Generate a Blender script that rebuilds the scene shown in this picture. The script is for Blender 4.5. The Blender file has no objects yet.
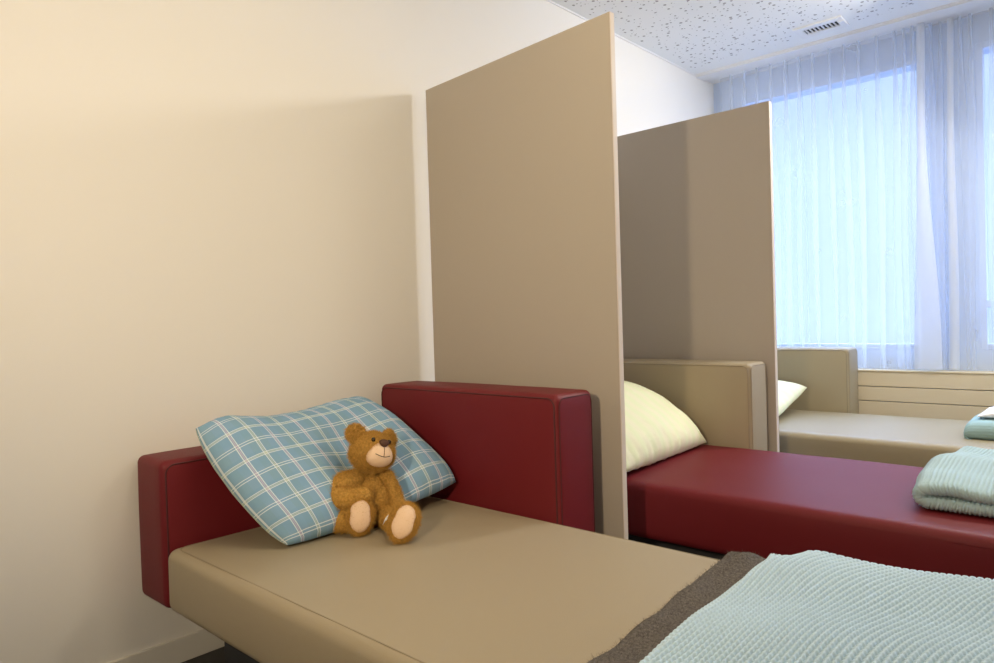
import bpy, bmesh, math, random
import numpy as np
from mathutils import Matrix, Vector, noise
random.seed(7)
C = bpy.context.scene.collection
PI = math.pi

# ------------------------------------------------------------------ helpers
def link(name, me, mat=None, parent=None):
    o = bpy.data.objects.new(name, me)
    C.objects.link(o)
    if mat is not None and me is not None:
        me.materials.clear(); me.materials.append(mat)
    if parent is not None:
        o.parent = parent
    return o

def mesh(name, verts, faces, mat=None, parent=None, smooth=True, uv=None):
    me = bpy.data.meshes.new(name)
    me.from_pydata([tuple(v) for v in verts], [], [tuple(f) for f in faces])
    me.validate(); me.update()
    if smooth:
        me.polygons.foreach_set('use_smooth', [True]*len(me.polygons))
    if uv is not None:
        l = me.uv_layers.new(name='UVMap')
        idx = np.empty(len(me.loops), dtype=np.int32); me.loops.foreach_get('vertex_index', idx)
        l.data.foreach_set('uv', np.asarray(uv, dtype=np.float32)[idx].ravel())
    return link(name, me, mat, parent)

def empty(name, loc, label=None, cat=None, group=None):
    o = bpy.data.objects.new(name, None); C.objects.link(o)
    o.location = loc; o.empty_display_size = .1
    return tag(o, label, cat, group)

def tag(o, label=None, cat=None, group=None, kind=None):
    if label: o['label'] = label
    if cat: o['category'] = cat
    if group: o['group'] = group
    if kind: o['kind'] = kind
    return o

def box_data(lo, hi):
    x0,y0,z0 = lo; x1,y1,z1 = hi
    v = [(x0,y0,z0),(x1,y0,z0),(x1,y1,z0),(x0,y1,z0),(x0,y0,z1),(x1,y0,z1),(x1,y1,z1),(x0,y1,z1)]
    f = [(0,3,2,1),(4,5,6,7),(0,1,5,4),(1,2,6,5),(2,3,7,6),(3,0,4,7)]
    return v, f

def boxes(name, lst, mat, parent=None, bevel=0, seg=2):
    bm = bmesh.new()
    for lo, hi in lst:
        v, f = box_data(lo, hi)
        vs = [bm.verts.new(p) for p in v]
        for q in f: bm.faces.new([vs[i] for i in q])
    if bevel:
        bmesh.ops.bevel(bm, geom=list(bm.edges), offset=bevel, segments=seg, profile=.5, affect='EDGES')
    me = bpy.data.meshes.new(name); bm.to_mesh(me); bm.free()
    return link(name, me, mat, parent)

def struct(name, lst, mat, bevel=0, parent=None):
    o = boxes(name, lst, mat, parent, bevel)
    if parent is None: o['kind'] = 'structure'
    return o

def rounded(name, lo, hi, r, mat, parent=None, step=.02, puff=.0, seed=0, wr=0):
    """upholstered block: rounded edges, slightly puffed faces, faint unevenness"""
    lo = np.array(lo, float); hi = np.array(hi, float)
    def axis(a, b):
        inner = max(2, int((b-a-2*r)/step)+1)
        q = [a + r*(1-math.cos(t)) for t in np.linspace(0, PI/2, 6)][:-1]
        return np.array(q + list(np.linspace(a+r, b-r, inner)) + [b-(p-a) for p in reversed(q)])
    ax = [axis(lo[i], hi[i]) for i in range(3)]
    n = [len(a) for a in ax]
    idx = {}; V = []; F = []
    def vid(i, j, k):
        key = (i,j,k)
        if key not in idx:
            idx[key] = len(V); V.append((ax[0][i], ax[1][j], ax[2][k]))
        return idx[key]
    for d in range(3):
        e, g = (d+1)%3, (d+2)%3
        for side in (0, n[d]-1):
            for a in range(n[e]-1):
                for b in range(n[g]-1):
                    q = []
                    for (p, s) in ((a,b),(a+1,b),(a+1,b+1),(a,b+1)):
                        t = [0,0,0]; t[d]=side; t[e]=p; t[g]=s; q.append(vid(*t))
                    F.append(q if side else q[::-1])
    out = []
    for p in V:
        p = np.array(p)
        c = np.clip(p, lo+r, hi-r); d = p-c
        L = np.linalg.norm(d)
        nr = d/L if L > 1e-9 else np.zeros(3)
        # project on to the rounded surface
        if L > 1e-9: p = c + nr*r
        if puff:
            t = (p-lo)/(hi-lo)*2-1
            s = (1-np.clip(np.abs(t),0,1)**3)
            for d3 in range(3):
                if abs(nr[d3]) > .2:
                    w = 1
                    for e in range(3):
                        if e != d3: w *= s[e]
                    p = p + np.eye(3)[d3]*nr[d3]*puff*w*abs(nr[d3])
        if wr:
            q = Vector(p*5 + seed*7.3)
            p = p + nr*wr*noise.noise(q)
        out.append(p)
    return mesh(name, out, F, mat, parent)

def tube(name, pts, r, mat, parent=None, closed=False, seg=8):
    pts = [Vector(p) for p in pts]; n = len(pts)
    V=[]; F=[]
    rr = r if hasattr(r,'__len__') else [r]*n
    prev = None
    for i,p in enumerate(pts):
        a = pts[(i-1)%n] if (closed or i>0) else p
        b = pts[(i+1)%n] if (closed or i<n-1) else p
        t = (b-a).normalized()
        if prev is None:
            u = t.orthogonal().normalized()
        else:
            u = (prev - t*prev.dot(t)).normalized()
        prev = u
        w = t.cross(u)
        for k in range(seg):
            an = 2*PI*k/seg
            V.append(p + (u*math.cos(an)+w*math.sin(an))*rr[i])
    m = n if closed else n-1
    for i in range(m):
        for k in range(seg):
            F.append((i*seg+k, i*seg+(k+1)%seg, ((i+1)%n)*seg+(k+1)%seg, ((i+1)%n)*seg+k))
    if not closed:
        F.append(tuple(reversed(range(seg)))); F.append(tuple(range((n-1)*seg, n*seg)))
    return mesh(name, V, F, mat, parent)

def rrect(a0, a1, b0, b1, r, n=6):
    """rounded rectangle outline in 2D"""
    pts=[]
    for cx, cy, st in ((a1-r,b1-r,0),(a0+r,b1-r,PI/2),(a0+r,b0+r,PI),(a1-r,b0+r,1.5*PI)):
        for k in range(n+1):
            an = st+PI/2*k/n
            pts.append((cx+r*math.cos(an), cy+r*math.sin(an)))
    return pts

# ------------------------------------------------------------------ materials
def nodes(name):
    m = bpy.data.materials.new(name); m.use_nodes = True
    nt = m.node_tree
    b = nt.nodes['Principled BSDF']
    return m, nt, b
def N(nt, t, **kw):
    n = nt.nodes.new(t)
    for k, v in kw.items():
        if k in n.inputs: n.inputs[k].default_value = v
        else: setattr(n, k, v)
    return n
def math_(nt, op, a, b=None, c=None):
    n = nt.nodes.new('ShaderNodeMath'); n.operation = op
    for i, x in enumerate((a,b,c)):
        if x is None: continue
        if hasattr(x, 'is_linked'): nt.links.new(x, n.inputs[i])
        else: n.inputs[i].default_value = x
    return n.outputs[0]
def mixc(nt, f, a, b):
    n = nt.nodes.new('ShaderNodeMix'); n.data_type='RGBA'
    for i, x in ((0,f),(6,a),(7,b)):
        if hasattr(x,'is_linked'): nt.links.new(x, n.inputs[i])
        else: n.inputs[i].default_value = x if i==0 else (*x,1) if len(x)==3 else x
    return n.outputs[2]
def plain(name, col, rough=.5, bump=0, bscale=200, spec=.5, var=0, vscale=3, metallic=0, sheen=0, coat=0):
    m, nt, b = nodes(name)
    b.inputs['Base Color'].default_value = (*col,1)
    b.inputs['Roughness'].default_value = rough
    b.inputs['Specular IOR Level'].default_value = spec
    b.inputs['Metallic'].default_value = metallic
    if sheen: b.inputs['Sheen Weight'].default_value = sheen
    tc = N(nt,'ShaderNodeTexCoord')
    if var:
        n = N(nt,'ShaderNodeTexNoise', Scale=vscale, Detail=4.0)
        nt.links.new(tc.outputs['Object'], n.inputs['Vector'])
        c = mixc(nt, n.outputs['Fac'], tuple(x*(1-var) for x in col), tuple(min(1,x*(1+var)) for x in col))
        nt.links.new(c, b.inputs['Base Color'])
    if bump:
        n = N(nt,'ShaderNodeTexNoise', Scale=bscale, Detail=3.0)
        nt.links.new(tc.outputs['Object'], n.inputs['Vector'])
        bp = N(nt,'ShaderNodeBump', Strength=bump, Distance=.002)
        nt.links.new(n.outputs['Fac'], bp.inputs['Height'])
        nt.links.new(bp.outputs['Normal'], b.inputs['Normal'])
    return m

M = {}
M['wall']   = plain('white wall paint', (.80,.785,.75), .85, .15, 350)
M['bluedwall']   = plain('window wall daylight blue painted in', (.60,.70,.88), .6)  # window wall; the daylight blue behind the curtains is painted into it
M['trim']   = plain('off white trim paint', (.74,.72,.66), .6)
M['floor']  = plain('anthracite floor', (.035,.034,.036), .45, .1, 120, var=.2, vscale=20)
M['ceilw']  = plain('smooth ceiling paint', (.80,.80,.80), .85)
M['panel']  = plain('taupe laminate', (.43,.383,.328), .6, .05, 500, spec=.3)
M['edge']   = plain('laminate edge painted as lit', (.66,.58,.50), .55)  # paler than the panel: light falling on the end edge, painted in
M['red']    = plain('maroon leatherette', (.145,.0105,.015), .5, .22, 420, spec=.27)
M['redseam']= plain('dark maroon seam', (.06,.005,.007), .6)
M['beige']  = plain('beige leatherette', (.36,.300,.205), .48, .2, 420, spec=.4)
M['beigeseam']=plain('dark beige seam', (.30,.25,.17), .6)
M['olive']  = plain('olive beige leatherette', (.34,.29,.19), .46, .2, 420)
M['oliveseam']=plain('dark olive seam', (.26,.22,.14), .6)
M['plinth'] = plain('charcoal plinth', (.035,.037,.042), .5)
M['cream']  = plain('cream painted boards', (.66,.585,.43), .5)
M['white']  = plain('white metal', (.8,.8,.8), .4)
M['dark']   = plain('vent void', (.012,.012,.013), .7)
M['frame']  = plain('window frame daylight blue painted in', (.62,.71,.88), .4)  # same daylight blue painted into the frame colour
M['fur']    = plain('golden brown plush', (.54,.31,.075), .95, 1, 300, spec=.1, var=.6, vscale=150)
M['pad']    = plain('cream felt', (.80,.58,.40), .95, .3, 500, spec=.1)
M['nose']   = plain('brown embroidered nose', (.075,.026,.010), .6, .3, 600)
M['black']  = plain('black thread', (.012,.008,.006), .5)
M['eye']    = plain('black bead', (.006,.005,.004), .12)
M['brownwool'] = plain('brown wool', (.140,.124,.110), 1, 1, 400, spec=.05, var=.8, vscale=150)
M['teal']   = plain('pale teal cotton yarn', (.53,.675,.77), .95, .35, 900, spec=.1, var=.06, vscale=6)
M['teal3']  = plain('grey teal cotton yarn', (.42,.56,.60), .95, .35, 900, spec=.1)
M['teal2']  = plain('deeper teal cotton yarn', (.36,.54,.58), .95, .35, 900, spec=.1)
M['sheet']  = plain('white cotton', (.82,.82,.84), .9)
M['yellow'] = None

def ceiling_mat():
    m, nt, b = nodes('perforated acoustic ceiling')
    b.inputs['Roughness'].default_value = .85
    tc = N(nt,'ShaderNodeTexCoord')
    col = None
    def layer(scale, rbase, rvar, keep, off):
        mp = N(nt,'ShaderNodeMapping'); mp.inputs['Location'].default_value=(off,off*.37,0)
        nt.links.new(tc.outputs['Object'], mp.inputs['Vector'])
        v = N(nt,'ShaderNodeTexVoronoi', Scale=scale, Randomness=1.0); v.voronoi_dimensions='2D'
        nt.links.new(mp.outputs['Vector'], v.inputs['Vector'])
        sep = N(nt,'ShaderNodeSeparateColor'); nt.links.new(v.outputs['Color'], sep.inputs[0])
        rad = math_(nt,'MULTIPLY_ADD', sep.outputs[0], rvar, rbase)
        hit = math_(nt,'LESS_THAN', v.outputs['Distance'], rad)
        k = math_(nt,'LESS_THAN', sep.outputs[1], keep)
        return math_(nt,'MULTIPLY', hit, k)
    h = math_(nt,'MAXIMUM', layer(16.5, .08,.085,.68,0), layer(27,.05,.09,.52,3.1))
    sx = N(nt,'ShaderNodeSeparateXYZ'); nt.links.new(tc.outputs['Object'], sx.inputs[0])
    msk = math_(nt,'MULTIPLY', math_(nt,'LESS_THAN', sx.outputs[1], 2.60), math_(nt,'GREATER_THAN', sx.outputs[0], .05))
    # smooth rectangle around the vent
    dx = math_(nt,'LESS_THAN', math_(nt,'ABSOLUTE', math_(nt,'SUBTRACT', sx.outputs[0], .925)), .17)
    dy = math_(nt,'LESS_THAN', math_(nt,'ABSOLUTE', math_(nt,'SUBTRACT', sx.outputs[1], 2.52)), .12)
    msk = math_(nt,'MULTIPLY', msk, math_(nt,'SUBTRACT', 1.0, math_(nt,'MULTIPLY', dx, dy)))
    h = math_(nt,'MULTIPLY', h, msk)
    nt.links.new(mixc(nt, h, (.84,.85,.84), (.36,.35,.33)), b.inputs['Base Color'])
    return m
M['ceil'] = ceiling_mat()

def sheer_mat(name='sheer voile', op=.235, tl=.62):
    m, nt, b = nodes(name)
    nt.nodes.remove(b)
    out = nt.nodes['Material Output']
    d = N(nt,'ShaderNodeBsdfDiffuse', Color=(.80,.86,.95,1))
    t = N(nt,'ShaderNodeBsdfTranslucent', Color=(.80,.86,.95,1))
    tr = N(nt,'ShaderNodeBsdfTransparent', Color=(1,1,1,1))
    a = N(nt,'ShaderNodeMixShader'); a.inputs[0].default_value=tl
    nt.links.new(d.outputs[0], a.inputs[1]); nt.links.new(t.outputs[0], a.inputs[2])
    # fine weave: thread density wanders a little
    tc = N(nt,'ShaderNodeTexCoord')
    n = N(nt,'ShaderNodeTexNoise', Scale=6.0, Detail=2.0); nt.links.new(tc.outputs['Object'], n.inputs['Vector'])
    f = math_(nt,'MULTIPLY_ADD', n.outputs['Fac'], .06, op)
    s = N(nt,'ShaderNodeMixShader')
    nt.links.new(f, s.inputs[0]); nt.links.new(tr.outputs[0], s.inputs[1]); nt.links.new(a.outputs[0], s.inputs[2])
    nt.links.new(s.outputs[0], out.inputs[0])
    return m
M['sheer'] = sheer_mat()
M['pleat'] = sheer_mat('doubled voile', .42)
M['gather'] = sheer_mat('gathered voile', .74, .30)

def glass_mat():
    m, nt, b = nodes('window glass')
    nt.nodes.remove(b); out = nt.nodes['Material Output']
    tr = N(nt,'ShaderNodeBsdfTransparent', Color=(.93,.96,.97,1))
    g = N(nt,'ShaderNodeBsdfGlossy', Roughness=.02)
    s = N(nt,'ShaderNodeMixShader'); s.inputs[0].default_value=.06
    nt.links.new(tr.outputs[0], s.inputs[1]); nt.links.new(g.outputs[0], s.inputs[2]); nt.links.new(s.outputs[0], out.inputs[0])
    return m
M['glass'] = glass_mat()

def plaid_mat():
    m, nt, b = nodes('blue plaid cotton')
    b.inputs['Roughness'].default_value=.9; b.inputs['Specular IOR Level'].default_value=.1
    uv = N(nt,'ShaderNodeUVMap'); uv.uv_map='UVMap'
    s = N(nt,'ShaderNodeSeparateXYZ'); nt.links.new(uv.outputs[0], s.inputs[0])
    def dist(src, per, off):   # distance to the nearest line, in metres
        return math_(nt,'ABSOLUTE', math_(nt,'SUBTRACT', math_(nt,'MODULO', math_(nt,'ADD', src, per*40+off+per/2), per), per/2))
    def line(src, per, off, w):
        return math_(nt,'LESS_THAN', dist(src,per,off), w)
    def band(src, per, off, w):
        return math_(nt,'SMOOTH_MIN', 1.0, 0.0, .1) if False else math_(nt,'LESS_THAN', dist(src,per,off), w)
    U, W = s.outputs[0], s.outputs[1]
    per = .054
    base = (.23,.385,.56)
    c = mixc(nt, math_(nt,'MULTIPLY', band(U,per*2,.0,per*.5), .30), base, (.215,.36,.42))
    c = mixc(nt, math_(nt,'MULTIPLY', band(W,per*2,.0,per*.5), .30), c, (.19,.36,.54))
    # pairs of white lines, every other pair with a yellow or a pink thread
    for src, offs in ((U,0.0),(W,.011)):
        for dlt in (-.0042,.0042):
            c = mixc(nt, math_(nt,'MULTIPLY', line(src,per,offs+dlt,.0012), .68), c, (.80,.86,.88))
    c = mixc(nt, math_(nt,'MULTIPLY', line(U,per*2,.0,.0012), .38), c, (.80,.80,.36))
    c = mixc(nt, math_(nt,'MULTIPLY', line(U,per*2,per,.0016), .45), c, (.72,.50,.62))
    c = mixc(nt, math_(nt,'MULTIPLY', line(W,per*2,.011,.0016), .35), c, (.78,.80,.50))
    nt.links.new(c, b.inputs['Base Color'])
    tc = N(nt,'ShaderNodeTexCoord')
    n = N(nt,'ShaderNodeTexNoise', Scale=14.0, Detail=3.0); nt.links.new(tc.outputs['Object'], n.inputs['Vector'])
    bp = N(nt,'ShaderNodeBump', Strength=.25, Distance=.012); nt.links.new(n.outputs['Fac'], bp.inputs['Height'])
    nt.links.new(bp.outputs['Normal'], b.inputs['Normal'])
    return m
M['plaid'] = plaid_mat()

def stripe_mat():
    m, nt, b = nodes('pale yellow green cotton')
    b.inputs['Roughness'].default_value=.9; b.inputs['Specular IOR Level'].default_value=.1
    uv = N(nt,'ShaderNodeUVMap'); uv.uv_map='UVMap'
    s = N(nt,'ShaderNodeSeparateXYZ'); nt.links.new(uv.outputs[0], s.inputs[0])
    w = math_(nt,'SINE', math_(nt,'MULTIPLY', s.outputs[0], 2*PI/.075))
    f = math_(nt,'MULTIPLY_ADD', w, .5, .5)
    nt.links.new(mixc(nt, f, (.84,.83,.60), (.80,.84,.56)), b.inputs['Base Color'])
    tc = N(nt,'ShaderNodeTexCoord')
    n = N(nt,'ShaderNodeTexNoise', Scale=16.0, Detail=3.0); nt.links.new(tc.outputs['Object'], n.inputs['Vector'])
    bp = N(nt,'ShaderNodeBump', Strength=.3, Distance=.012); nt.links.new(n.outputs['Fac'], bp.inputs['Height'])
    nt.links.new(bp.outputs['Normal'], b.inputs['Normal'])
    return m
M['yellow'] = stripe_mat()

# ------------------------------------------------------------------ camera
cam = bpy.data.cameras.new('camera'); co = bpy.data.objects.new('camera', cam); C.objects.link(co)
yaw, pitch, roll, fpx = .7417, -.0165, -.0305, 699.24
fw = Vector((-math.sin(yaw)*math.cos(pitch), math.cos(yaw)*math.cos(pitch), math.sin(pitch)))
rt = Vector((math.cos(yaw), math.sin(yaw), 0)); up = rt.cross(fw)
r2 = rt*math.cos(roll)+up*math.sin(roll); u2 = -rt*math.sin(roll)+up*math.cos(roll)
mw = Matrix((r2,u2,-fw)).transposed().to_4x4(); mw.translation = (2.3074,-1.9651,1.0787)
co.matrix_world = mw
cam.sensor_width = 36; cam.lens = fpx/994*36; cam.clip_start=.05
bpy.context.scene.camera = co

# ------------------------------------------------------------------ room
CZ = 2.783
XR, YN, YF = 4.3, -3.9, 3.02
struct('floor', [((-.1,YN-.1,-.1),(XR+.1,YF+.25,0))], M['floor'])
struct('ceiling', [((-.1,YN-.1,CZ),(XR+.1,2.74,CZ+.1))], M['ceil'])
struct('wall_left', [((-.12,YN-.1,0),(0,YF+.25,CZ+.1))], M['wall'])
struct('wall_right', [((XR,YN-.1,0),(XR+.12,YF+.25,CZ+.1))], M['wall'])
struct('wall_near', [((0,YN-.12,0),(XR,YN,CZ+.1))], M['wall'])
# window wall with two openings
W1 = (.18,1.352,.815,2.615); W2 = (1.622,4.0,.815,2.615)
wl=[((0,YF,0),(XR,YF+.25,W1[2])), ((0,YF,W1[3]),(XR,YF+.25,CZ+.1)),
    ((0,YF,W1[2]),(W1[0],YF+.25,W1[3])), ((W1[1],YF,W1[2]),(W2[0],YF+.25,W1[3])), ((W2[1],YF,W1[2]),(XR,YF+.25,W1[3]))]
struct('wall_far', wl, M['bluedwall'])
for nme, (x0,x1,z0,z1), bar in (('window_1',W1,None),('window_2',W2,1.085)):
    e = empty(nme, (x0,YF,z0)); e['kind']='structure'
    fr=[]; w=.035; ya, yb = -.004, .06
    L, H = x1-x0, z1-z0
    fr += [((0,ya,0),(w,yb,H)), ((L-w,ya,0),(L,yb,H)), ((w,ya,0),(L-w,yb,w)), ((w,ya,H-w),(L-w,yb,H))]
    if bar: fr.append(((w,ya,bar-z0-.022),(L-w,yb,bar-z0+.022)))
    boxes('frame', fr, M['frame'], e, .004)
    boxes('pane', [((w,.030,w),(L-w,.036,H-w))], M['glass'], e)
# curtain recess: track cover at the ceiling edge, recess lid above
struct('trim_1', [((0,2.735,CZ-.016),(XR,2.865,CZ+.02))], M['ceilw'], .003)
struct('trim_2', [((0,2.865,CZ),(XR,YF,CZ+.1))], M['ceilw'])
struct('trim_3', [((0,2.722,CZ-.007),(XR,2.735,CZ+.01))], M['ceilw'])
struct('trim_4', [((0,YN,CZ-.008),(.007,2.72,CZ+.01))], M['ceilw'])
# boarded panel and sill under the window
brd=[]
zt=.679
for a,b in ((.586,.679),(.494,.582),(.30,.490),(.02,.296)):
    brd.append(((0.003,2.905,a),(XR-.003,2.925,b)))
struct('trim_5', brd, M['cream'], .003)
struct('trim_6', [((0,2.90,.679),(XR,YF,.690))], M['cream'], .003)
# baseboard
struct('baseboard_left', [((0,YN,0),(.012,YF-.2,.080))], M['trim'], .002)

# ------------------------------------------------------------------ ceiling vent
v = empty('ceiling_vent', (.785,2.425,CZ), 'white rectangular air vent with dark slots in the perforated ceiling', 'vent')
L,Wd = .275,.185
boxes('vent_frame', [((0,0,-.010),(L,.050,0)),((0,Wd-.055,-.010),(L,Wd,0)),((0,.05,-.010),(.045,Wd-.055,0)),((L-.030,.05,-.016),(L,Wd-.055,0))], M['white'], v, .002)
boxes('backing', [((.045,.05,-.0015),(L-.03,Wd-.055,-.0005))], M['dark'], v)
for k in range(9):
    x = .056+k*.0225
    boxes('slat', [((x,.05,-.009),(x+.006,Wd-.055,-.002))], M['white'], v)

# ------------------------------------------------------------------ curtains
def smooth1(x):
    x=min(1,max(0,x)); return x*x*(3-2*x)
def curtain(label, x0, spans, seed, yc, edge_flare=0):
    """spans: (number of pleats, pitch) along the rail, close pitches where the cloth is gathered"""
    rnd = random.Random(seed)
    edges=[0.0]
    for cnt, pt in spans:
        for _ in range(cnt): edges.append(edges[-1]+pt*rnd.uniform(.88,1.12))
    n=len(edges)-1; W=edges[-1]
    per = 28; cols = n*per+1; rows = 44
    z0, z1 = .697, CZ-.004
    ph = [rnd.uniform(-.5,.5) for _ in range(n+2)]; am=[rnd.uniform(.35,1.5) for _ in range(n+2)]; pos=[rnd.uniform(-.35,.35) for _ in range(n+2)]
    V=[];F=[]
    for r in range(rows):
        t = r/(rows-1); z = z1+(z0-z1)*t
        k = min(1, t/.28); k=k*k*(3-2*k)           # the pinch opens out below the heading
        for c in range(cols):
            s = c/per; i = min(int(s),n-1); f = s-i
            e0=edges[i]; e1=edges[i+1]
            a = am[i]*(1-f)+am[i+1]*f; p0 = pos[i]*(1-f)+pos[i+1]*f; q = ph[i]*(1-f)+ph[i+1]*f
            X = e0*(1-f)+e1*f + p0*.088*k*.6
            g = 2*PI*s
            A = .088*(.20*(1-k) + k*.13*a)
            X -= A*math.sin(g + q*k*.6)
            Y = (.009*(1-k)+.018*k*min(a,1.2))*math.cos(g+q*k) + .003*k*math.sin(g*.37+seed)
            if edge_flare:
                d = W-X
                X += edge_flare*math.exp(-(max(d,0)/.07)**2)*max(0,(t-.4)/.6)**1.5
            V.append((min(max(x0+X,.015),XR-.01), yc+Y, z))
    for r in range(rows-1):
        for c in range(cols-1):
            a=r*cols+c; F.append((a,a+1,a+cols+1,a+cols))
    o = mesh('sheer_curtain', V, F, M['sheer'])
    # the folds that fall from each stitched pleat: doubled cloth, standing proud of the drop
    for i in range(1,n):
        if x0+edges[i] > 2.1: break
        wide = 1.0
        if edge_flare and i>=n-1: wide = 2.6
        if not edge_flare and i == 3: wide = 2.3
        wa = rnd.uniform(.6,1.3); wb = rnd.uniform(.5,1.6); lean = rnd.uniform(-.02,.02)
        PV=[];PF=[]; sg=9
        for r in range(36):
            t=r/35; z=z1-.002+(z0-z1+.004)*t
            hw = (.0085+.0135*smooth1(t/.35)*wa*wide)*(1-smooth1((t-.45)/.55)*(1-wb*(.6 if wide<2 else 1.0)))
            if edge_flare and wide>2: hw = .022+.052*smooth1((t-.25)/.75)
            elif wide>2: hw = .017+.010*smooth1((t-.1)/.8)
            cx = x0+edges[i]+lean*smooth1(t/.6)+.004*math.sin(t*7+i)
            if edge_flare: cx += edge_flare*.7*math.exp(-((W-edges[i])/.07)**2)*max(0,(t-.4)/.6)**1.5
            for k in range(sg):
                u=k/(sg-1)*2-1
                PV.append((cx+u*hw, yc-.030-(.010+.012*(wide>2))*math.sqrt(max(0,1-u*u)), z))
        for r in range(35):
            for k in range(sg-1):
                a=r*sg+k; PF.append((a,a+1,a+sg+1,a+sg))
        mesh('pleat', PV, PF, M['gather'] if wide>2 else M['pleat'], o)
    return tag(o, label, 'curtain', 'sheer curtains along the window wall')
curtain('sheer pale curtain left of the folded overlap, covering the wide window', .09, ((12,.096),(4,.045)), 3, 2.938, .020)
curtain('sheer pale curtain at the right edge, hanging past the window pier', 1.355, ((5,.050),(22,.098)), 11, 2.986, 0)

# ------------------------------------------------------------------ daybeds
def seam_loop(parent, plane, val, a0,a1,b0,b1, r, mat, rad=.0024):
    pts = []
    for a,b in rrect(a0,a1,b0,b1,r):
        pts.append({'x':(val,a,b),'y':(a,val,b),'z':(a,b,val)}[plane])
    return tube('seam', pts, rad, mat, parent, closed=True, seg=6)

def daybed(dy, dz, label, mat_m, mat_b, seed, xb=.965):
    """origin: wall end, at the bed's back line"""
    e = empty('daybed', (0,dy,0), label, 'daybed', 'daybeds with their heads to the wall')
    seams = {'red':'redseam','beige':'beigeseam','olive':'oliveseam'}
    y0 = -.903; zb = .227 if mat_m=='red' else .256
    m = rounded('mattress', (.208,y0,zb+dz), (2.15,-.003,.44+dz), .030, M[mat_m], e, .03, .004, seed, .0015)
    # seams run round the top edge just inside the rounding and down the front corner
    if mat_m=='beige': seam_loop(m,'z',.4395+dz+.0002,.208+.026,2.15-.026,y0+.026,-.029,.03,M[seams[mat_m]],.0018)
    else: tube('seam', [(.235,y0-.0005,.409+dz),(2.12,y0-.0005,.409+dz)], .0013, M[mat_m], m, seg=6)
    h = rounded('head_bolster', (.012,y0,.256+dz), (.207,-.004,.694+dz), .022, M[mat_b], e, .03, .003, seed+1, .0012)
    seam_loop(h,'x',.2065,y0+.012,-.02,.275+dz,.694+dz-.012,.028,M[seams[mat_b]])
    s = rounded('side_bolster', (.078,0,.256+dz), (xb,.199,.837+dz), .022, M[mat_b], e, .03, .004, seed+2, .0015)
    seam_loop(s,'y',.001,.078+.012,xb-.012,.275+dz,.837+dz-.012,.028,M[seams[mat_b]])
    seam_loop(s,'x',xb-.0005,.012,.199-.012,.275+dz,.837+dz-.012,.028,M[seams[mat_b]],.0016)
    p = boxes('plinth', [((.212,y0+.165,0),(2.05,.15,zb+.006+dz))], M['plinth'], e, .004)
    return e
B1, B2, B3 = -.234, 1.248, 2.690
daybed(B1, 0, 'daybed with beige mattress and maroon bolsters, under the teddy bear', 'beige', 'red', 1)
daybed(B2, 0, 'daybed with maroon mattress and beige bolster, between the two dividers', 'red', 'beige', 11)
daybed(B3, -.002, 'all beige daybed under the window, behind the far divider', 'olive', 'olive', 21, .985)

# ------------------------------------------------------------------ dividers
def divider(label, xl, yl, hl, xr, yr, hr, t):
    d = Vector((xr-xl, yr-yl, 0)).normalized(); nrm = Vector((-d.y, d.x, 0))
    e = empty('room_divider', (xl,yl,0), label, 'room divider', 'taupe dividers between the daybeds')
    L = (Vector((xr,yr,0))-Vector((xl,yl,0))).length
    def slab(a0, a1, name, mat):
        V=[]
        for a in (a0,a1):
            for k in (0,t):
                p = d*a + nrm*k
                V.append((p.x,p.y,0)); V.append((p.x,p.y,hl+(hr-hl)*a/L))
        bm = bmesh.new(); vs=[bm.verts.new(q) for q in V]
        for q in ((0,1,3,2),(4,6,7,5),(0,4,5,1),(2,3,7,6),(1,5,7,3),(0,2,6,4)): bm.faces.new([vs[i] for i in q])
        bmesh.ops.recalc_face_normals(bm, faces=bm.faces)
        bmesh.ops.bevel(bm, geom=list(bm.edges), offset=.0012, segments=2, affect='EDGES')
        me = bpy.data.meshes.new(name); bm.to_mesh(me); bm.free()
        link(name, me, mat, e)
    slab(0, L-.003, 'panel', M['panel'])
    slab(L-.003, L, 'lit_edge_band', M['edge'])  # thin strip that carries the painted light of the edge
    return e
divider('tall taupe divider panel standing behind the maroon side bolster', .050,.088,2.080, 1.012,.058,2.1045, .025)
divider('taupe divider panel behind the beige side bolster, half in shade', .055,1.480,2.1055, .997,1.474,2.1055, .030)

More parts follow.
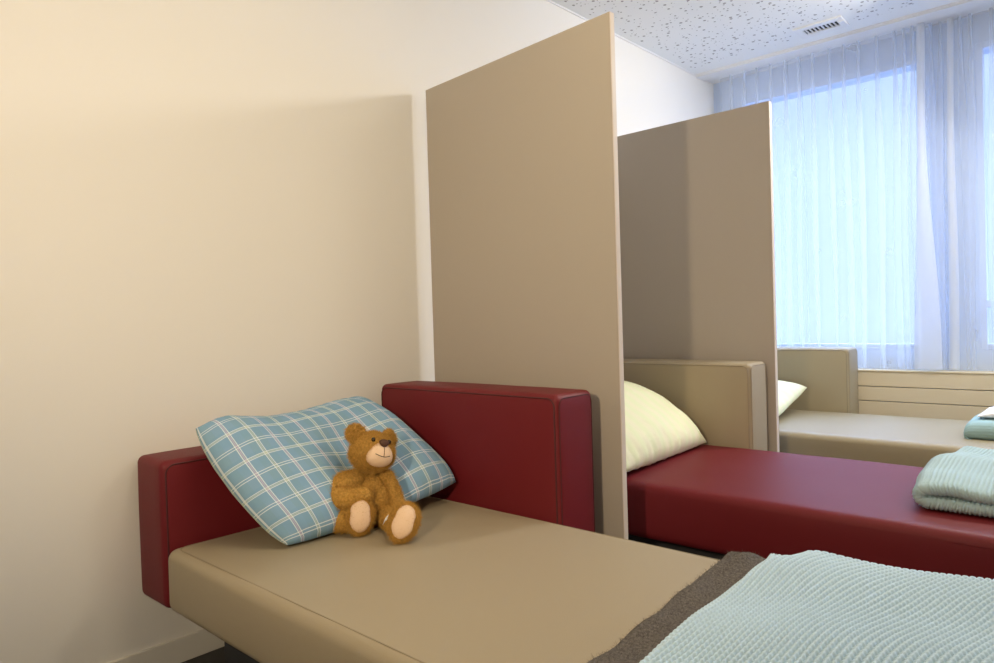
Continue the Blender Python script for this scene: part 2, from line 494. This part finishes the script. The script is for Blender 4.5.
# ------------------------------------------------------------------ pillows
def pillow(label, tl, tr, br, bl, thick, mat, seed, sag=None, front=.75, uvscale=1, pinch=-.05, pw=.0, dent=0, rnd=.05, gather=.006, nu=90, nv=64):
    tl,tr,br,bl = (np.array(p,float) for p in (tl,tr,br,bl))
    wid = (np.linalg.norm(tr-tl)+np.linalg.norm(br-bl))/2; hei=(np.linalg.norm(bl-tl)+np.linalg.norm(br-tr))/2
    V=[];U=[];F=[]
    for side in (1,-1):
        for j in range(nv+1):
            for i in range(nu+1):
                u=i/nu; w=j/nv; a=2*u-1; b=2*w-1
                rc=1-rnd*(abs(a)*abs(b))**5; a0,b0=a,b; a*=rc; b*=rc
                # pinched corners: the long edges bow inwards
                uu = .5+.5*a*(1-pinch*(1-b*b)); ww=.5+.5*b*(1-pw*(1-a*a))
                p = (tl*(1-uu)+tr*uu)*(1-ww)+(bl*(1-uu)+br*uu)*ww
                du = (tr-tl)*(1-ww)+(br-bl)*ww; dw=(bl-tl)*(1-uu)+(br-tr)*uu
                n = np.cross(dw,du); n/=np.linalg.norm(n)
                prof = max(0,(1-abs(a0)**3.2))**.5*max(0,(1-abs(b0)**3.2))**.5
                wrk = 0
                q = Vector((u*5+seed, w*4, side*1.7))
                wrk += .012*noise.noise(q)*prof
                # gathers along the edges
                ed = (1-min(1,(1-abs(a0))/.35))*.5+(1-min(1,(1-abs(b0))/.35))*.5
                wrk += gather*ed*noise.noise(Vector((u*22+seed, w*6, side)))*min(1,prof*3)
                f = front if side>0 else 1-front
                p = p + n*(side*thick*f*prof + wrk - (dent*min(1,prof*1.5)*math.exp(-((u-.56)/.17)**2-((w-.72)/.34)**2) if side>0 else 0))
                if sag: p = p + np.array(sag(u,w))
                V.append(p); U.append((u*wid*uvscale, w*hei*uvscale))
    S=(nu+1)*(nv+1)
    for side in (0,1):
        for j in range(nv):
            for i in range(nu):
                a=side*S+j*(nu+1)+i; q=(a,a+nu+1,a+nu+2,a+1)
                F.append(q if side==0 else q[::-1])
    # stitch the two halves together along the rim
    bm=bmesh.new()
    vs=[bm.verts.new(p) for p in V]
    lay=bm.loops.layers.uv.new('UVMap')
    for q in F:
        f=bm.faces.new([vs[k] for k in q]); f.smooth=True
        for l,k in zip(f.loops,q): l[lay].uv=U[k]
    bmesh.ops.remove_doubles(bm, verts=bm.verts, dist=1e-5)
    me=bpy.data.meshes.new('pillow'); bm.to_mesh(me); bm.free()
    o=link('pillow', me, mat)
    return tag(o,label,'pillow','pillows on the daybeds')
def sag1(u,w):
    # the top edge dips between its two corners
    s = math.sin(PI*u)
    return (0,0,-.026*s*(1-w)**2 - .008*s*w*w + .026*math.exp(-((u-.14)/.13)**2)*(1-w)**2)
pillow('blue plaid pillow with white lines, leaning behind the teddy bear', (.215,-1.050,.778),(.125,-.375,.808),(.540,-.252,.510),(.512,-.925,.446), .155, M['plaid'], 2, sag1, .62, dent=.065, pinch=-.07, rnd=.035, gather=.009)
pillow('pale yellow pillow on the maroon mattress, partly behind the tall divider', (.30,.42,.73),(.345,1.17,.715),(.770,1.185,.458),(.83,.36,.470), .17, M['yellow'], 5, None, .66, rnd=0, gather=.022)
pillow('pale yellow pillow on the far beige daybed, its tip beside the far divider', (.36,1.88,.56),(.42,2.56,.590),(.765,2.60,.592),(.80,1.90,.455), .12, M['yellow'], 9, None, .6, rnd=0)

# ------------------------------------------------------------------ knit blankets
def knit(P, u, v, rib=.014, purl=.0105, amp=.0045, wav=None):
    """offset of a chunky purl knit at cloth coordinates (metres)"""
    uu = u + (wav(u,v) if wav else 0)
    vr = (1-np.abs(np.cos(PI*uu/rib)))**1.15
    vb = .5-.5*np.cos(2*PI*v/purl)
    return amp*(.5-vr*(.40+.95*vb)-.10*vb)

def grid_mesh(name, X, Y, Z, mat, parent=None):
    r, c = X.shape
    V = np.stack([X,Y,Z],-1).reshape(-1,3)
    i = np.arange(r*c).reshape(r,c)
    F = np.stack([i[:-1,:-1],i[:-1,1:],i[1:,1:],i[1:,:-1]],-1).reshape(-1,4)
    me = bpy.data.meshes.new(name)
    me.vertices.add(len(V)); me.vertices.foreach_set('co', V.astype(np.float32).ravel())
    me.loops.add(len(F)*4); me.loops.foreach_set('vertex_index', F.astype(np.int32).ravel())
    me.polygons.add(len(F)); me.polygons.foreach_set('loop_start', np.arange(0,len(F)*4,4,dtype=np.int32))
    me.polygons.foreach_set('loop_total', np.full(len(F),4,dtype=np.int32)) if False else None
    me.update(calc_edges=True); me.validate()
    me.polygons.foreach_set('use_smooth', [True]*len(me.polygons))
    return link(name, me, mat, parent)

def normals(X,Y,Z):
    P=np.stack([X,Y,Z],-1)
    a=np.gradient(P,axis=0); b=np.gradient(P,axis=1)
    n=np.cross(a,b); n/=np.linalg.norm(n,axis=-1,keepdims=True)+1e-12
    return n

def smoothstep(a,b,x):
    t=np.clip((x-a)/(b-a),0,1); return t*t*(3-2*t)

# first blanket: lies flat over the foot of the nearest daybed, rounded edges all round
def flat_blanket(name, outline, y0, y1, ztop, zbot, mat, res, wav, amp, bumps, back_drop=0, x1=2.17, rib=.014, purl=.0105, swap=False):
    ny=int((y1-y0)/res); nx=int((x1-1.5)/res)
    T=ztop-zbot; R=T*.5
    # cloth section in y: start under the near edge, over the top, down the far edge
    ys=[];zs=[]
    arc=np.linspace(-PI/2,PI/2,max(8,int(PI*R/res)))
    # near side arc, flat, far arc
    near=[(y0+R-R*math.cos(t), zbot+R+R*math.sin(t)) for t in arc]
    flat=[(y, ztop) for y in np.arange(y0+R+res,y1-R,res)]
    far=[(y1-R+R*math.cos(t), zbot+R+R*math.sin(t)) for t in arc[::-1]]
    sec=np.array(near+flat+far)
    vl=np.concatenate([[0],np.cumsum(np.linalg.norm(np.diff(sec,axis=0),axis=1))])
    # section in x: left edge arc then flat to the foot end
    left=[(R-R*math.cos(t), math.sin(t)) for t in arc]
    n0=len(left)
    xs=np.array([l[0] for l in left]+list(np.arange(R+res, x1-1.5, res)))
    hs=np.array([(l[1]+1)/2 for l in left]+[1]*(len(xs)-n0))
    ul=np.concatenate([[0],np.cumsum(np.hypot(np.diff(xs),np.diff(hs)*T))])
    ny=len(sec); nx=len(xs)
    YY=np.repeat(sec[:,0][:,None],nx,1); SZ=np.repeat(sec[:,1][:,None],nx,1)
    XL=outline(YY)                              # where the left edge runs
    XX=XL+(xs[None,:])*(x1-XL)/(x1-1.5)
    ZZ=zbot+(SZ-zbot)*hs[None,:]
    Ug=np.repeat(ul[None,:],ny,0)+ (XL-1.6); Vg=np.repeat(vl[:,None],nx,1)
    topw=np.clip((ZZ-zbot)/T,0,1)
    ZZ=ZZ+bumps(XX,YY)*topw
    n=normals(XX,YY,ZZ)
    if n[ny//2,nx//2,2]<0: n=-n
    k=knit(None,Vg,Ug,rib,purl,amp,wav) if swap else knit(None,Ug,Vg,rib,purl,amp,wav)
    XX=XX+n[...,0]*k; YY=YY+n[...,1]*k; ZZ=ZZ+n[...,2]*k
    return grid_mesh(name,XX,YY,ZZ,mat)

def ol1(Y):
    t=np.clip((Y+1.11)/.88,0,1)
    return 1.670+.010*np.sin(t*PI*1.1)+.008*np.sin(t*7+1)-.048*smoothstep(.80,1.0,t)
def wav1(u,v):
    return .060*np.sin(v*4.0+.6)*smoothstep(.05,.5,u)+.012*np.sin(v*9+u*5)
def bumps1(X,Y):
    b=.006*np.sin(X*13+Y*5)+.005*np.sin(Y*17-X*6)
    b=b-.026*np.exp(-((X-1.695-.12*(Y+.27))/.012)**2)*smoothstep(-.40,-.25,Y)-.007*smoothstep(-.36,-.25,Y)*(1-smoothstep(1.685,1.705,X))     # the small tuck at the back corner
    b=b-.030*smoothstep(-.40,-.24,Y)*(1-smoothstep(1.64,1.76,X))
    return b
k1=flat_blanket('knit_blanket', ol1, -1.115, -.232, .508, .468, M['teal'], .0021, wav1, .0120, bumps1, rib=.0165, purl=.0135)
tag(k1,'large pale teal chunky knit blanket over the foot of the nearest daybed','blanket','pale teal knit blankets')

# brown throw below it
def ol2(Y):
    t=np.clip((Y+1.11)/.88,0,1)
    return 1.572-.050*smoothstep(.35,1.0,t)+.003*np.sin(t*9)+.002*np.sin(t*31)-.008*smoothstep(.9,1,t)
def bumps2(X,Y): return .004*np.sin(X*21+Y*9)+.003*np.sin(Y*31)+.020*np.exp(-(((X-1.575)/.022)**2+((Y+.29)/.05)**2))-.014*np.exp(-(((X-1.63)/.03)**2+((Y+.24)/.04)**2))
def throw():
    o=flat_blanket('throw_blanket', ol2, -1.12, -.222, .465, .441, M['brownwool'], .0032, None, .0022, bumps2, rib=.0085, purl=.011)
    ps=o.modifiers.new('wool fuzz','PARTICLE_SYSTEM'); s=o.particle_systems[0].settings
    s.type='HAIR'; s.count=16000; s.hair_length=.0045; s.hair_step=3; s.brownian_factor=.0025
    s.root_radius=1; s.tip_radius=.3; s.radius_scale=.00045; s.use_advanced_hair=True
    return o
tag(throw(),'dark brown wool throw sticking out from under the large knit blanket','blanket')

# folded blankets: a hairpin fold seen from the front
def folded(name, x0, x1, y0, y1, zb, th, gap, mat, label, rise, res=.004, amp=.004, left_shift=None, group='pale teal knit blankets', wob=.0, rib=.011):
    """cloth thickness th, folded back on itself at x0; rise(y) lifts the upper layer"""
    H = th*2+gap
    def layer_profile():
        pts=[]
        # outer skin: bottom -> round the fold -> top, then inner skin back
        n=int((x1-x0)/res)
        R=H/2
        for x in np.linspace(x1,x0+R,n): pts.append((x,0,0))
        for t in np.linspace(0,PI,26)[1:-1]: pts.append((x0+R-R*math.sin(t), R-R*math.cos(t), (1-math.cos(t))/2))
        for x in np.linspace(x0+R,x1,n): pts.append((x,H,1))
        return pts
    pr=layer_profile(); pr=np.array(pr)
    inner=[]
    n=int((x1-x0)/res); r=gap/2; R=H/2
    for x in np.linspace(x1,x0+R,n): inner.append((x,H-th,1))
    for t in np.linspace(0,PI,12)[1:-1]: inner.append((x0+R-max(r,.001)*math.sin(t), H/2+(r)*math.cos(t), (1+math.cos(t))/2))
    for x in np.linspace(x0+R,x1,n): inner.append((x,th,0))
    inner=np.array(inner)
    def sheet(p, flip, yys, sgn):
        s=np.concatenate([[0],np.cumsum(np.linalg.norm(np.diff(p[:,:2],axis=0),axis=1))])
        X=np.repeat(p[:,0][None,:],len(yys),0); Z=np.repeat(p[:,1][None,:],len(yys),0); K=np.repeat(p[:,2][None,:],len(yys),0)
        Y=np.repeat(np.array(yys)[:,None],X.shape[1],1)
        if left_shift is not None: X=X+left_shift(Y)*np.clip((x1-X)/(x1-x0),0,1)
        Zr=zb+Z+rise(X,Y)*(.25*np.clip(Z/H,0,1)+.75*K)
        n_=normals(X,Y,Zr)
        c=n_[len(yys)//2, -1 if not flip else 0]
        if not flip and c[2]<0: n_=-n_
        if flip and c[2]>0: n_=-n_
        S=np.repeat(s[None,:],len(yys),0)
        k=knit(None,S,Y,rib,rib*.8,amp,None)
        k=k*np.clip(1.4-np.abs(n_[...,1]),0,1)
        return X+n_[...,0]*k, Y+n_[...,1]*k, Zr+n_[...,2]*k
    yys=np.arange(y0,y1,res)
    o=sheet(pr,False,yys,1); i=sheet(inner,True,yys,-1)
    # rim: rounded front edge joining outer skin to inner skin
    me_list=[o,i]
    V=[];F=[]
    off=0
    grids=[]
    for g in me_list:
        r_,c_=g[0].shape
        V.append(np.stack(g,-1).reshape(-1,3)); idx=np.arange(r_*c_).reshape(r_,c_)+off; off+=r_*c_; grids.append(idx)
        F.append(np.stack([idx[:-1,:-1],idx[:-1,1:],idx[1:,1:],idx[1:,:-1]],-1).reshape(-1,4))
    def rim(row, sy):
        nonlocal off
        A=np.stack([q[row] for q in o],-1); B_=np.stack([q[row] for q in i],-1)[::-1]
        m=len(A); mb=len(B_)
        t=np.linspace(0,mb-1,m); B2=np.stack([np.interp(t,np.arange(mb),B_[:,d]) for d in range(3)],-1)
        rings=[]
        sl=np.concatenate([[0],np.cumsum(np.linalg.norm(np.diff(A,axis=0),axis=1))])
        for a in np.linspace(0,PI,9):
            w=(1-math.cos(a))/2
            bul=math.sin(a)
            Pp=A*(1-w)+B2*w
            Pp=Pp.copy(); Pp[:,1]+=sy*bul*(th*.5+amp*1.2*(np.abs(np.cos(PI*sl/rib))-.5)*(1+.35*math.cos(a*6)))
            rings.append(Pp)
        G=np.stack(rings,0); V.append(G.reshape(-1,3)); r_,c_=G.shape[:2]
        idx=np.arange(r_*c_).reshape(r_,c_)+off; off+=r_*c_
        F.append(np.stack([idx[:-1,:-1],idx[:-1,1:],idx[1:,1:],idx[1:,:-1]],-1).reshape(-1,4))
    rim(0,-1); rim(-1,1)
    V=np.concatenate(V); F=np.concatenate(F)
    bm=bmesh.new(); me=bpy.data.meshes.new(name)
    me.from_pydata(V.tolist(),[],F.tolist()); me.validate(); me.update()
    bm.from_mesh(me); bmesh.ops.remove_doubles(bm,verts=bm.verts,dist=2e-4); bmesh.ops.recalc_face_normals(bm,faces=bm.faces)
    for f in bm.faces: f.smooth=True
    bm.to_mesh(me); bm.free()
    ob=link(name,me,mat)
    return tag(ob,label,'blanket',group)
def rise2(X,Y):
    return .006*np.sin(X*30+Y*4)*smoothstep(1.80,1.9,X) + .012*smoothstep(.62,1.05,Y)+.006*np.sin(Y*22)
def shift2(Y): return .05*smoothstep(.9,1.2,Y)-.03*smoothstep(.55,.8,Y)
folded('knit_blanket',1.775,2.14,.545,1.17,.447,.040,.005,M['teal3'],'pale teal knit blanket folded over on the maroon mattress',rise2,.0026,.0055,shift2,rib=.0125)
k3=flat_blanket('knit_blanket', lambda Y: 1.69+0*Y, 1.99, 2.46, .528, .440, M['teal2'], .005, None, .005, lambda X,Y: .006*np.sin(X*14+1)+.004*np.sin(Y*15), x1=2.13, rib=.014, purl=.012, swap=True)
tag(k3,'small deeper teal knit blanket folded on the far beige daybed','blanket','pale teal knit blankets')
k4=flat_blanket('bed_sheet', lambda Y: 1.735+0*Y, 2.05, 2.42, .562, .542, M['sheet'], .008, None, .0, lambda X,Y: -.012*(1-smoothstep(1.735,1.78,X))+.028*smoothstep(1.76,1.9,X), x1=2.12)
tag(k4,'white folded sheet lying on the small teal blanket','sheet')

# ------------------------------------------------------------------ teddy bear
az = math.radians(-36)
Bf = Vector((math.cos(az), math.sin(az), 0)); Ar = Vector((-math.sin(az), math.cos(az), 0)); Up = Vector((0,0,1))
bear = empty('teddy_bear', (.512,-.622,.441), 'brown plush teddy bear sitting against the blue plaid pillow', 'teddy bear')
def L(a,b,c): return Ar*a + Bf*b + Up*c
def basis(yaw_=0, tilt=0, roll_=0):
    """columns: right, forward, up of a sub-frame, turned about the bear's own axes"""
    m = Matrix((Ar,Bf,Up)).transposed()
    # right-handed check not needed: used only to place points
    R = Matrix.Rotation(roll_,3,'Y') @ Matrix.Rotation(tilt,3,'X') @ Matrix.Rotation(yaw_,3,'Z')
    return m @ R
def fuzz(o, count, length=.010, seed=1):
    o.modifiers.new('plush','PARTICLE_SYSTEM'); ps=o.particle_systems[0]; ps.seed=seed; s=ps.settings
    s.type='HAIR'; s.count=int(count*1.8); s.hair_length=length*.42; s.hair_step=3; s.brownian_factor=.0035
    s.root_radius=1; s.tip_radius=.4; s.radius_scale=.0007; s.use_advanced_hair=True
def ellipsoid(name, cen, rad, mat, parent, Bm=None, nu=40, nv=28, shape=None):
    Bm = Bm or basis()
    V=[];F=[]
    for j in range(nv+1):
        th=PI*j/nv
        for i in range(nu):
            ph=2*PI*i/nu
            p=Vector((rad[0]*math.sin(th)*math.cos(ph), rad[1]*math.sin(th)*math.sin(ph), rad[2]*math.cos(th)))
            if shape: p=shape(p)
            V.append(L(*cen)+Bm@p)
    for j in range(nv):
        for i in range(nu):
            a=j*nu+i; b=j*nu+(i+1)%nu
            F.append((a,b,b+nu,a+nu))
    bm=bmesh.new(); vs=[bm.verts.new(v) for v in V]
    for q in F: bm.faces.new([vs[k] for k in q]).smooth=True
    bmesh.ops.remove_doubles(bm,verts=bm.verts,dist=1e-6); bmesh.ops.recalc_face_normals(bm,faces=bm.faces)
    me=bpy.data.meshes.new(name); bm.to_mesh(me); bm.free()
    return link(name,me,mat,parent)
def limb(name, pts, rad, mat, parent, seg=24, sub=10):
    """tapered stuffed limb through the points, with round ends"""
    P=[L(*p) for p in pts]; n=len(P)
    def cr(t):
        i=min(int(t),n-2); f=t-i
        p0=P[max(i-1,0)];p1=P[i];p2=P[i+1];p3=P[min(i+2,n-1)]
        return .5*((2*p1)+(p2-p0)*f+(2*p0-5*p1+4*p2-p3)*f*f+(3*p1-p0-3*p2+p3)*f**3)
    def rr(t):
        i=min(int(t),n-2); f=t-i; f=f*f*(3-2*f); return rad[i]*(1-f)+rad[i+1]*f
    N_=(n-1)*sub; ts=[k*(n-1)/N_ for k in range(N_+1)]
    pts2=[];r2=[]
    d0=(cr(.05)-cr(0)).normalized(); d1=(cr(n-1)-cr(n-1.05)).normalized()
    for a in np.linspace(PI/2,0,7)[:-1]:
        pts2.append(P[0]-d0*rad[0]*math.sin(a)); r2.append(max(rad[0]*math.cos(a),1e-4))
    for t in ts: pts2.append(cr(t)); r2.append(rr(t))
    for a in np.linspace(0,PI/2,7)[1:]:
        pts2.append(P[-1]+d1*rad[-1]*math.sin(a)); r2.append(max(rad[-1]*math.cos(a),1e-4))
    return tube(name, pts2, r2, mat, parent, seg=seg)
def bodyshape(p):
    k = 1 - .22*max(0,p.z/.09) ; return Vector((p.x*k, p.y*k, p.z))
torso = ellipsoid('torso', (.004,.0,.084), (.068,.060,.088), M['fur'], bear, basis(0,.12,0), shape=bodyshape); fuzz(torso,5200,seed=2)
Hb = basis(-.40, .38, .12)
hc = (.010,.012,.234)
def headshape(p):
    q=Vector(p)
    if q.z<0: q.x*=1.06; 
    if q.y>0: q.y*=1+.10*max(0,1-abs(q.z)/.05)
    return q
head = ellipsoid('head', hc, (.069,.060,.063), M['fur'], bear, Hb, shape=headshape); fuzz(head,5600,seed=3)
def H(p):   # point in the head's frame -> bear frame
    w = Hb@Vector(p); return (hc[0]+w.dot(Ar), hc[1]+w.dot(Bf), hc[2]+w.dot(Up))
for sx in (-1,1):
    ear = ellipsoid('ear', H((sx*.059,-.004,.051)), (.031,.015,.031), M['fur'], head, Hb @ Matrix.Rotation(-sx*.35,3,'Z'),
                    shape=lambda p: Vector((p.x, p.y*(1 if p.y<0 else .45), p.z))); fuzz(ear,1300,.008,seed=5+sx)
def muz(p):
    q=Vector(p); t=max(-1,min(1,q.z/.040)); q.x*= .96-.20*t; return q
muzzle = ellipsoid('muzzle', H((.003,.044,-.014)), (.045,.036,.039), M['pad'], head, Hb, shape=muz)
def nz(p):
    q=Vector(p); q.x*=.75+.25*max(-1,min(1,q.z/.012))*1.0; return q
ellipsoid('nose', H((.003,.075,.015)), (.021,.010,.0125), M['nose'], muzzle, Hb, 24,16, shape=nz)
def onmuz(x,z):    # a point on the muzzle's face
    t=max(-1,min(1,z/.040)); k=.96-.20*t
    q=1-(x/(.045*k))**2-(z/.039)**2
    return L(*H((.003+x,.044+.036*math.sqrt(max(q,0))+.0006,-.014+z)))
tube('mouth', [onmuz(x,-.0135+.75*(abs(x)**1.7)*5.0) for x in np.linspace(-.026,.022,22)], .0011, M['black'], muzzle, seg=6)
tube('mouth_seam', [onmuz(0,z) for z in np.linspace(.020,-.0135,10)], .0009, M['nose'], muzzle, seg=6)
for sx in (-1,1):
    ellipsoid('eye', H((.002+sx*.027,.0555,.026)), (.0068,.0058,.0074), M['eye'], head, Hb, 18,12)
# arms
a1 = limb('arm', [(-.046,.008,.150),(-.088,.032,.140),(-.104,.056,.116),(-.070,.084,.110),(-.022,.080,.116)], [.032,.036,.037,.032,.025], M['fur'], bear); fuzz(a1,3000,seed=11)
a2 = limb('arm', [(.050,.000,.148),(.066,.008,.115),(.078,.030,.080),(.080,.055,.055)], [.026,.024,.023,.024], M['fur'], bear); fuzz(a2,2200,seed=12)
# legs with cream soles
def leg(pts, rad, foot, sole_n, sole_up, fl, fwid, seed):
    o = limb('leg', pts, rad, M['fur'], bear); fuzz(o,3000,seed=seed)
    n = L(*sole_n).normalized(); u = L(*sole_up); u=(u-n*u.dot(n)).normalized(); r=u.cross(n)*-1
    Bm = Matrix((r,n,u)).transposed()
    f = ellipsoid('foot', foot, (fwid,.034,fl), M['fur'], o, Bm, shape=lambda p: Vector((p.x*(1+.10*p.z/fl), p.y*(1 if p.y<0 else .75), p.z))); fuzz(f,3000,.009,seed=seed+1)
    # peanut shaped sole just proud of the foot
    c = L(*foot)
    V=[];F=[]; rings=8; sg=40
    for k in range(rings+1):
        q=k/rings
        for i in range(sg):
            an=2*PI*i/sg; x=math.cos(an); z=math.sin(an)
            w=fwid*.76*(1-.13*math.exp(-((z-.12)/.30)**2))
            xx=x*w*q; zz=z*fl*.82*q
            hh=.034*.75*math.sqrt(max(0,1-(xx/fwid)**2-(zz/fl)**2))+.004+.0035*math.sqrt(max(0,1-q**4))
            V.append(c+r*xx+u*zz+n*hh)
        
    for k in range(rings):
        for i in range(sg):
            a=k*sg+i;b=k*sg+(i+1)%sg; F.append((a,b,b+sg,a+sg))
    # skirt so the pad has thickness
    base=len(V)
    for i in range(sg): V.append(Vector(V[rings*sg+i])-n*.006)
    for i in range(sg): F.append((rings*sg+i, rings*sg+(i+1)%sg, base+(i+1)%sg, base+i))
    bm=bmesh.new(); vs=[bm.verts.new(v) for v in V]
    for q in F:
        try: bm.faces.new([vs[k] for k in q]).smooth=True
        except ValueError: pass
    bmesh.ops.remove_doubles(bm,verts=bm.verts,dist=1e-6); bmesh.ops.recalc_face_normals(bm,faces=bm.faces)
    me=bpy.data.meshes.new('foot_pad'); bm.to_mesh(me); bm.free(); s=link('foot_pad',me,M['pad'],o); s['label']='cream foot pad'
    return o
leg([(-.040,.01,.042),(-.100,.050,.046),(-.084,.072,.048),(-.048,.080,.054)], [.040,.041,.039,.034], (-.036,.100,.060), (.16,1,.24), (.05,-.2,1), .058, .044, 21)
leg([(.038,.0,.040),(.058,.07,.036),(.074,.135,.036),(.080,.175,.048)], [.038,.034,.031,.030], (.090,.205,.058), (-.06,1,.42), (.45,-.3,1), .059, .043, 31)
# the little sewn-in labels
def ribbon(name, pts, w, mat):
    V=[];F=[]
    for p,q in pts:
        V += [L(*p)+L(*q)*w*-.5, L(*p)+L(*q)*w*.5]
    for i in range(len(pts)-1): F.append((2*i,2*i+1,2*i+3,2*i+2))
    o=mesh(name,V,F,mat,bear); o.modifiers.new('t','SOLIDIFY').thickness=.0012
    o['label']='small white sewn-in cloth tag'; return o
ribbon('cloth_tag', [((-.092,.085,.098),(0,.2,1)),((-.080,.100,.100),(0,.2,1)),((-.066,.104,.099),(0,.2,1))], .010, M['sheet'])
ribbon('cloth_tag', [((.034,.165,.052),(.4,0,1)),((.038,.182,.064),(.4,0,1)),((.046,.190,.074),(.4,0,1))], .014, M['sheet'])

# ------------------------------------------------------------------ light
def point(name, loc, power, col, rad):
    l=bpy.data.lights.new(name,'POINT'); l.energy=power; l.color=col; l.shadow_soft_size=rad
    o=bpy.data.objects.new(name,l); o.location=loc; C.objects.link(o); return o
def area(name, loc, sx, sy, power, col, rot=(0,0,0)):
    l=bpy.data.lights.new(name,'AREA'); l.shape='RECTANGLE'; l.size=sx; l.size_y=sy; l.energy=power; l.color=col
    o=bpy.data.objects.new(name,l); o.location=loc; o.rotation_euler=rot; C.objects.link(o); return o
def aim(loc, tgt):
    return (Vector(tgt)-Vector(loc)).to_track_quat('-Z','Y').to_euler()
def spot(name, loc, tgt, power, col, rad, ang, blend):
    l=bpy.data.lights.new(name,'SPOT'); l.energy=power; l.color=col; l.shadow_soft_size=rad; l.spot_size=ang; l.spot_blend=blend
    o=bpy.data.objects.new(name,l); o.location=loc; o.rotation_euler=aim(loc,tgt); C.objects.link(o)
spot('standing_lamp_light', (1.90,-2.65,1.50), (.30,0,1.95), 160, (1,.788,.515), .05, math.radians(118), 1.0)
area('ceiling_spot_far', (1.72,2.15,2.70), .30,.30, 34, (1,.95,.87), aim((1.72,2.15,2.70),(.45,.75,.75)))
area('fill_light_near', (1.55,-.70,2.775), .6,.6, 13, (1,.84,.58))  # added fill light overhead, lifts the bed tops on the near side
area('ceiling_light_right', (3.30,.90,2.775), .6,.6, 28, (1,.86,.64))
area('fill_light_window', (2.45,1.95,2.775), .4,.4, 13, (1,.92,.79))  # added to brighten curtain folds and bolster ends, no known fixture
w=bpy.data.worlds.new('overcast sky'); bpy.context.scene.world=w; w.use_nodes=True
nt=w.node_tree; bg=nt.nodes['Background']
# overcast sky: brightest overhead, paler near the horizon
tc=N(nt,'ShaderNodeTexCoord'); sx=N(nt,'ShaderNodeSeparateXYZ'); nt.links.new(tc.outputs['Generated'], sx.inputs[0])
cl=N(nt,'ShaderNodeClamp'); nt.links.new(math_(nt,'MULTIPLY_ADD', sx.outputs[2], 1.0, .0), cl.inputs[0])
nt.links.new(mixc(nt, cl.outputs[0], (.44,.55,.90), (.43,.61,1.0)), bg.inputs['Color'])
zen=math_(nt,'MAXIMUM', math_(nt,'SUBTRACT', sx.outputs[2], .30), 0.0)
nt.links.new(math_(nt,'MULTIPLY_ADD', zen, 27.0, 1.78), bg.inputs['Strength'])

s=bpy.context.scene
s.view_settings.view_transform='Standard'; s.view_settings.look='None'; s.view_settings.exposure=0; s.view_settings.gamma=1
try: s.view_settings.use_curve_mapping=False
except Exception: pass
s.cycles.max_bounces=10; s.cycles.diffuse_bounces=5; s.cycles.transparent_max_bounces=24
s.cycles.sample_clamp_indirect=6
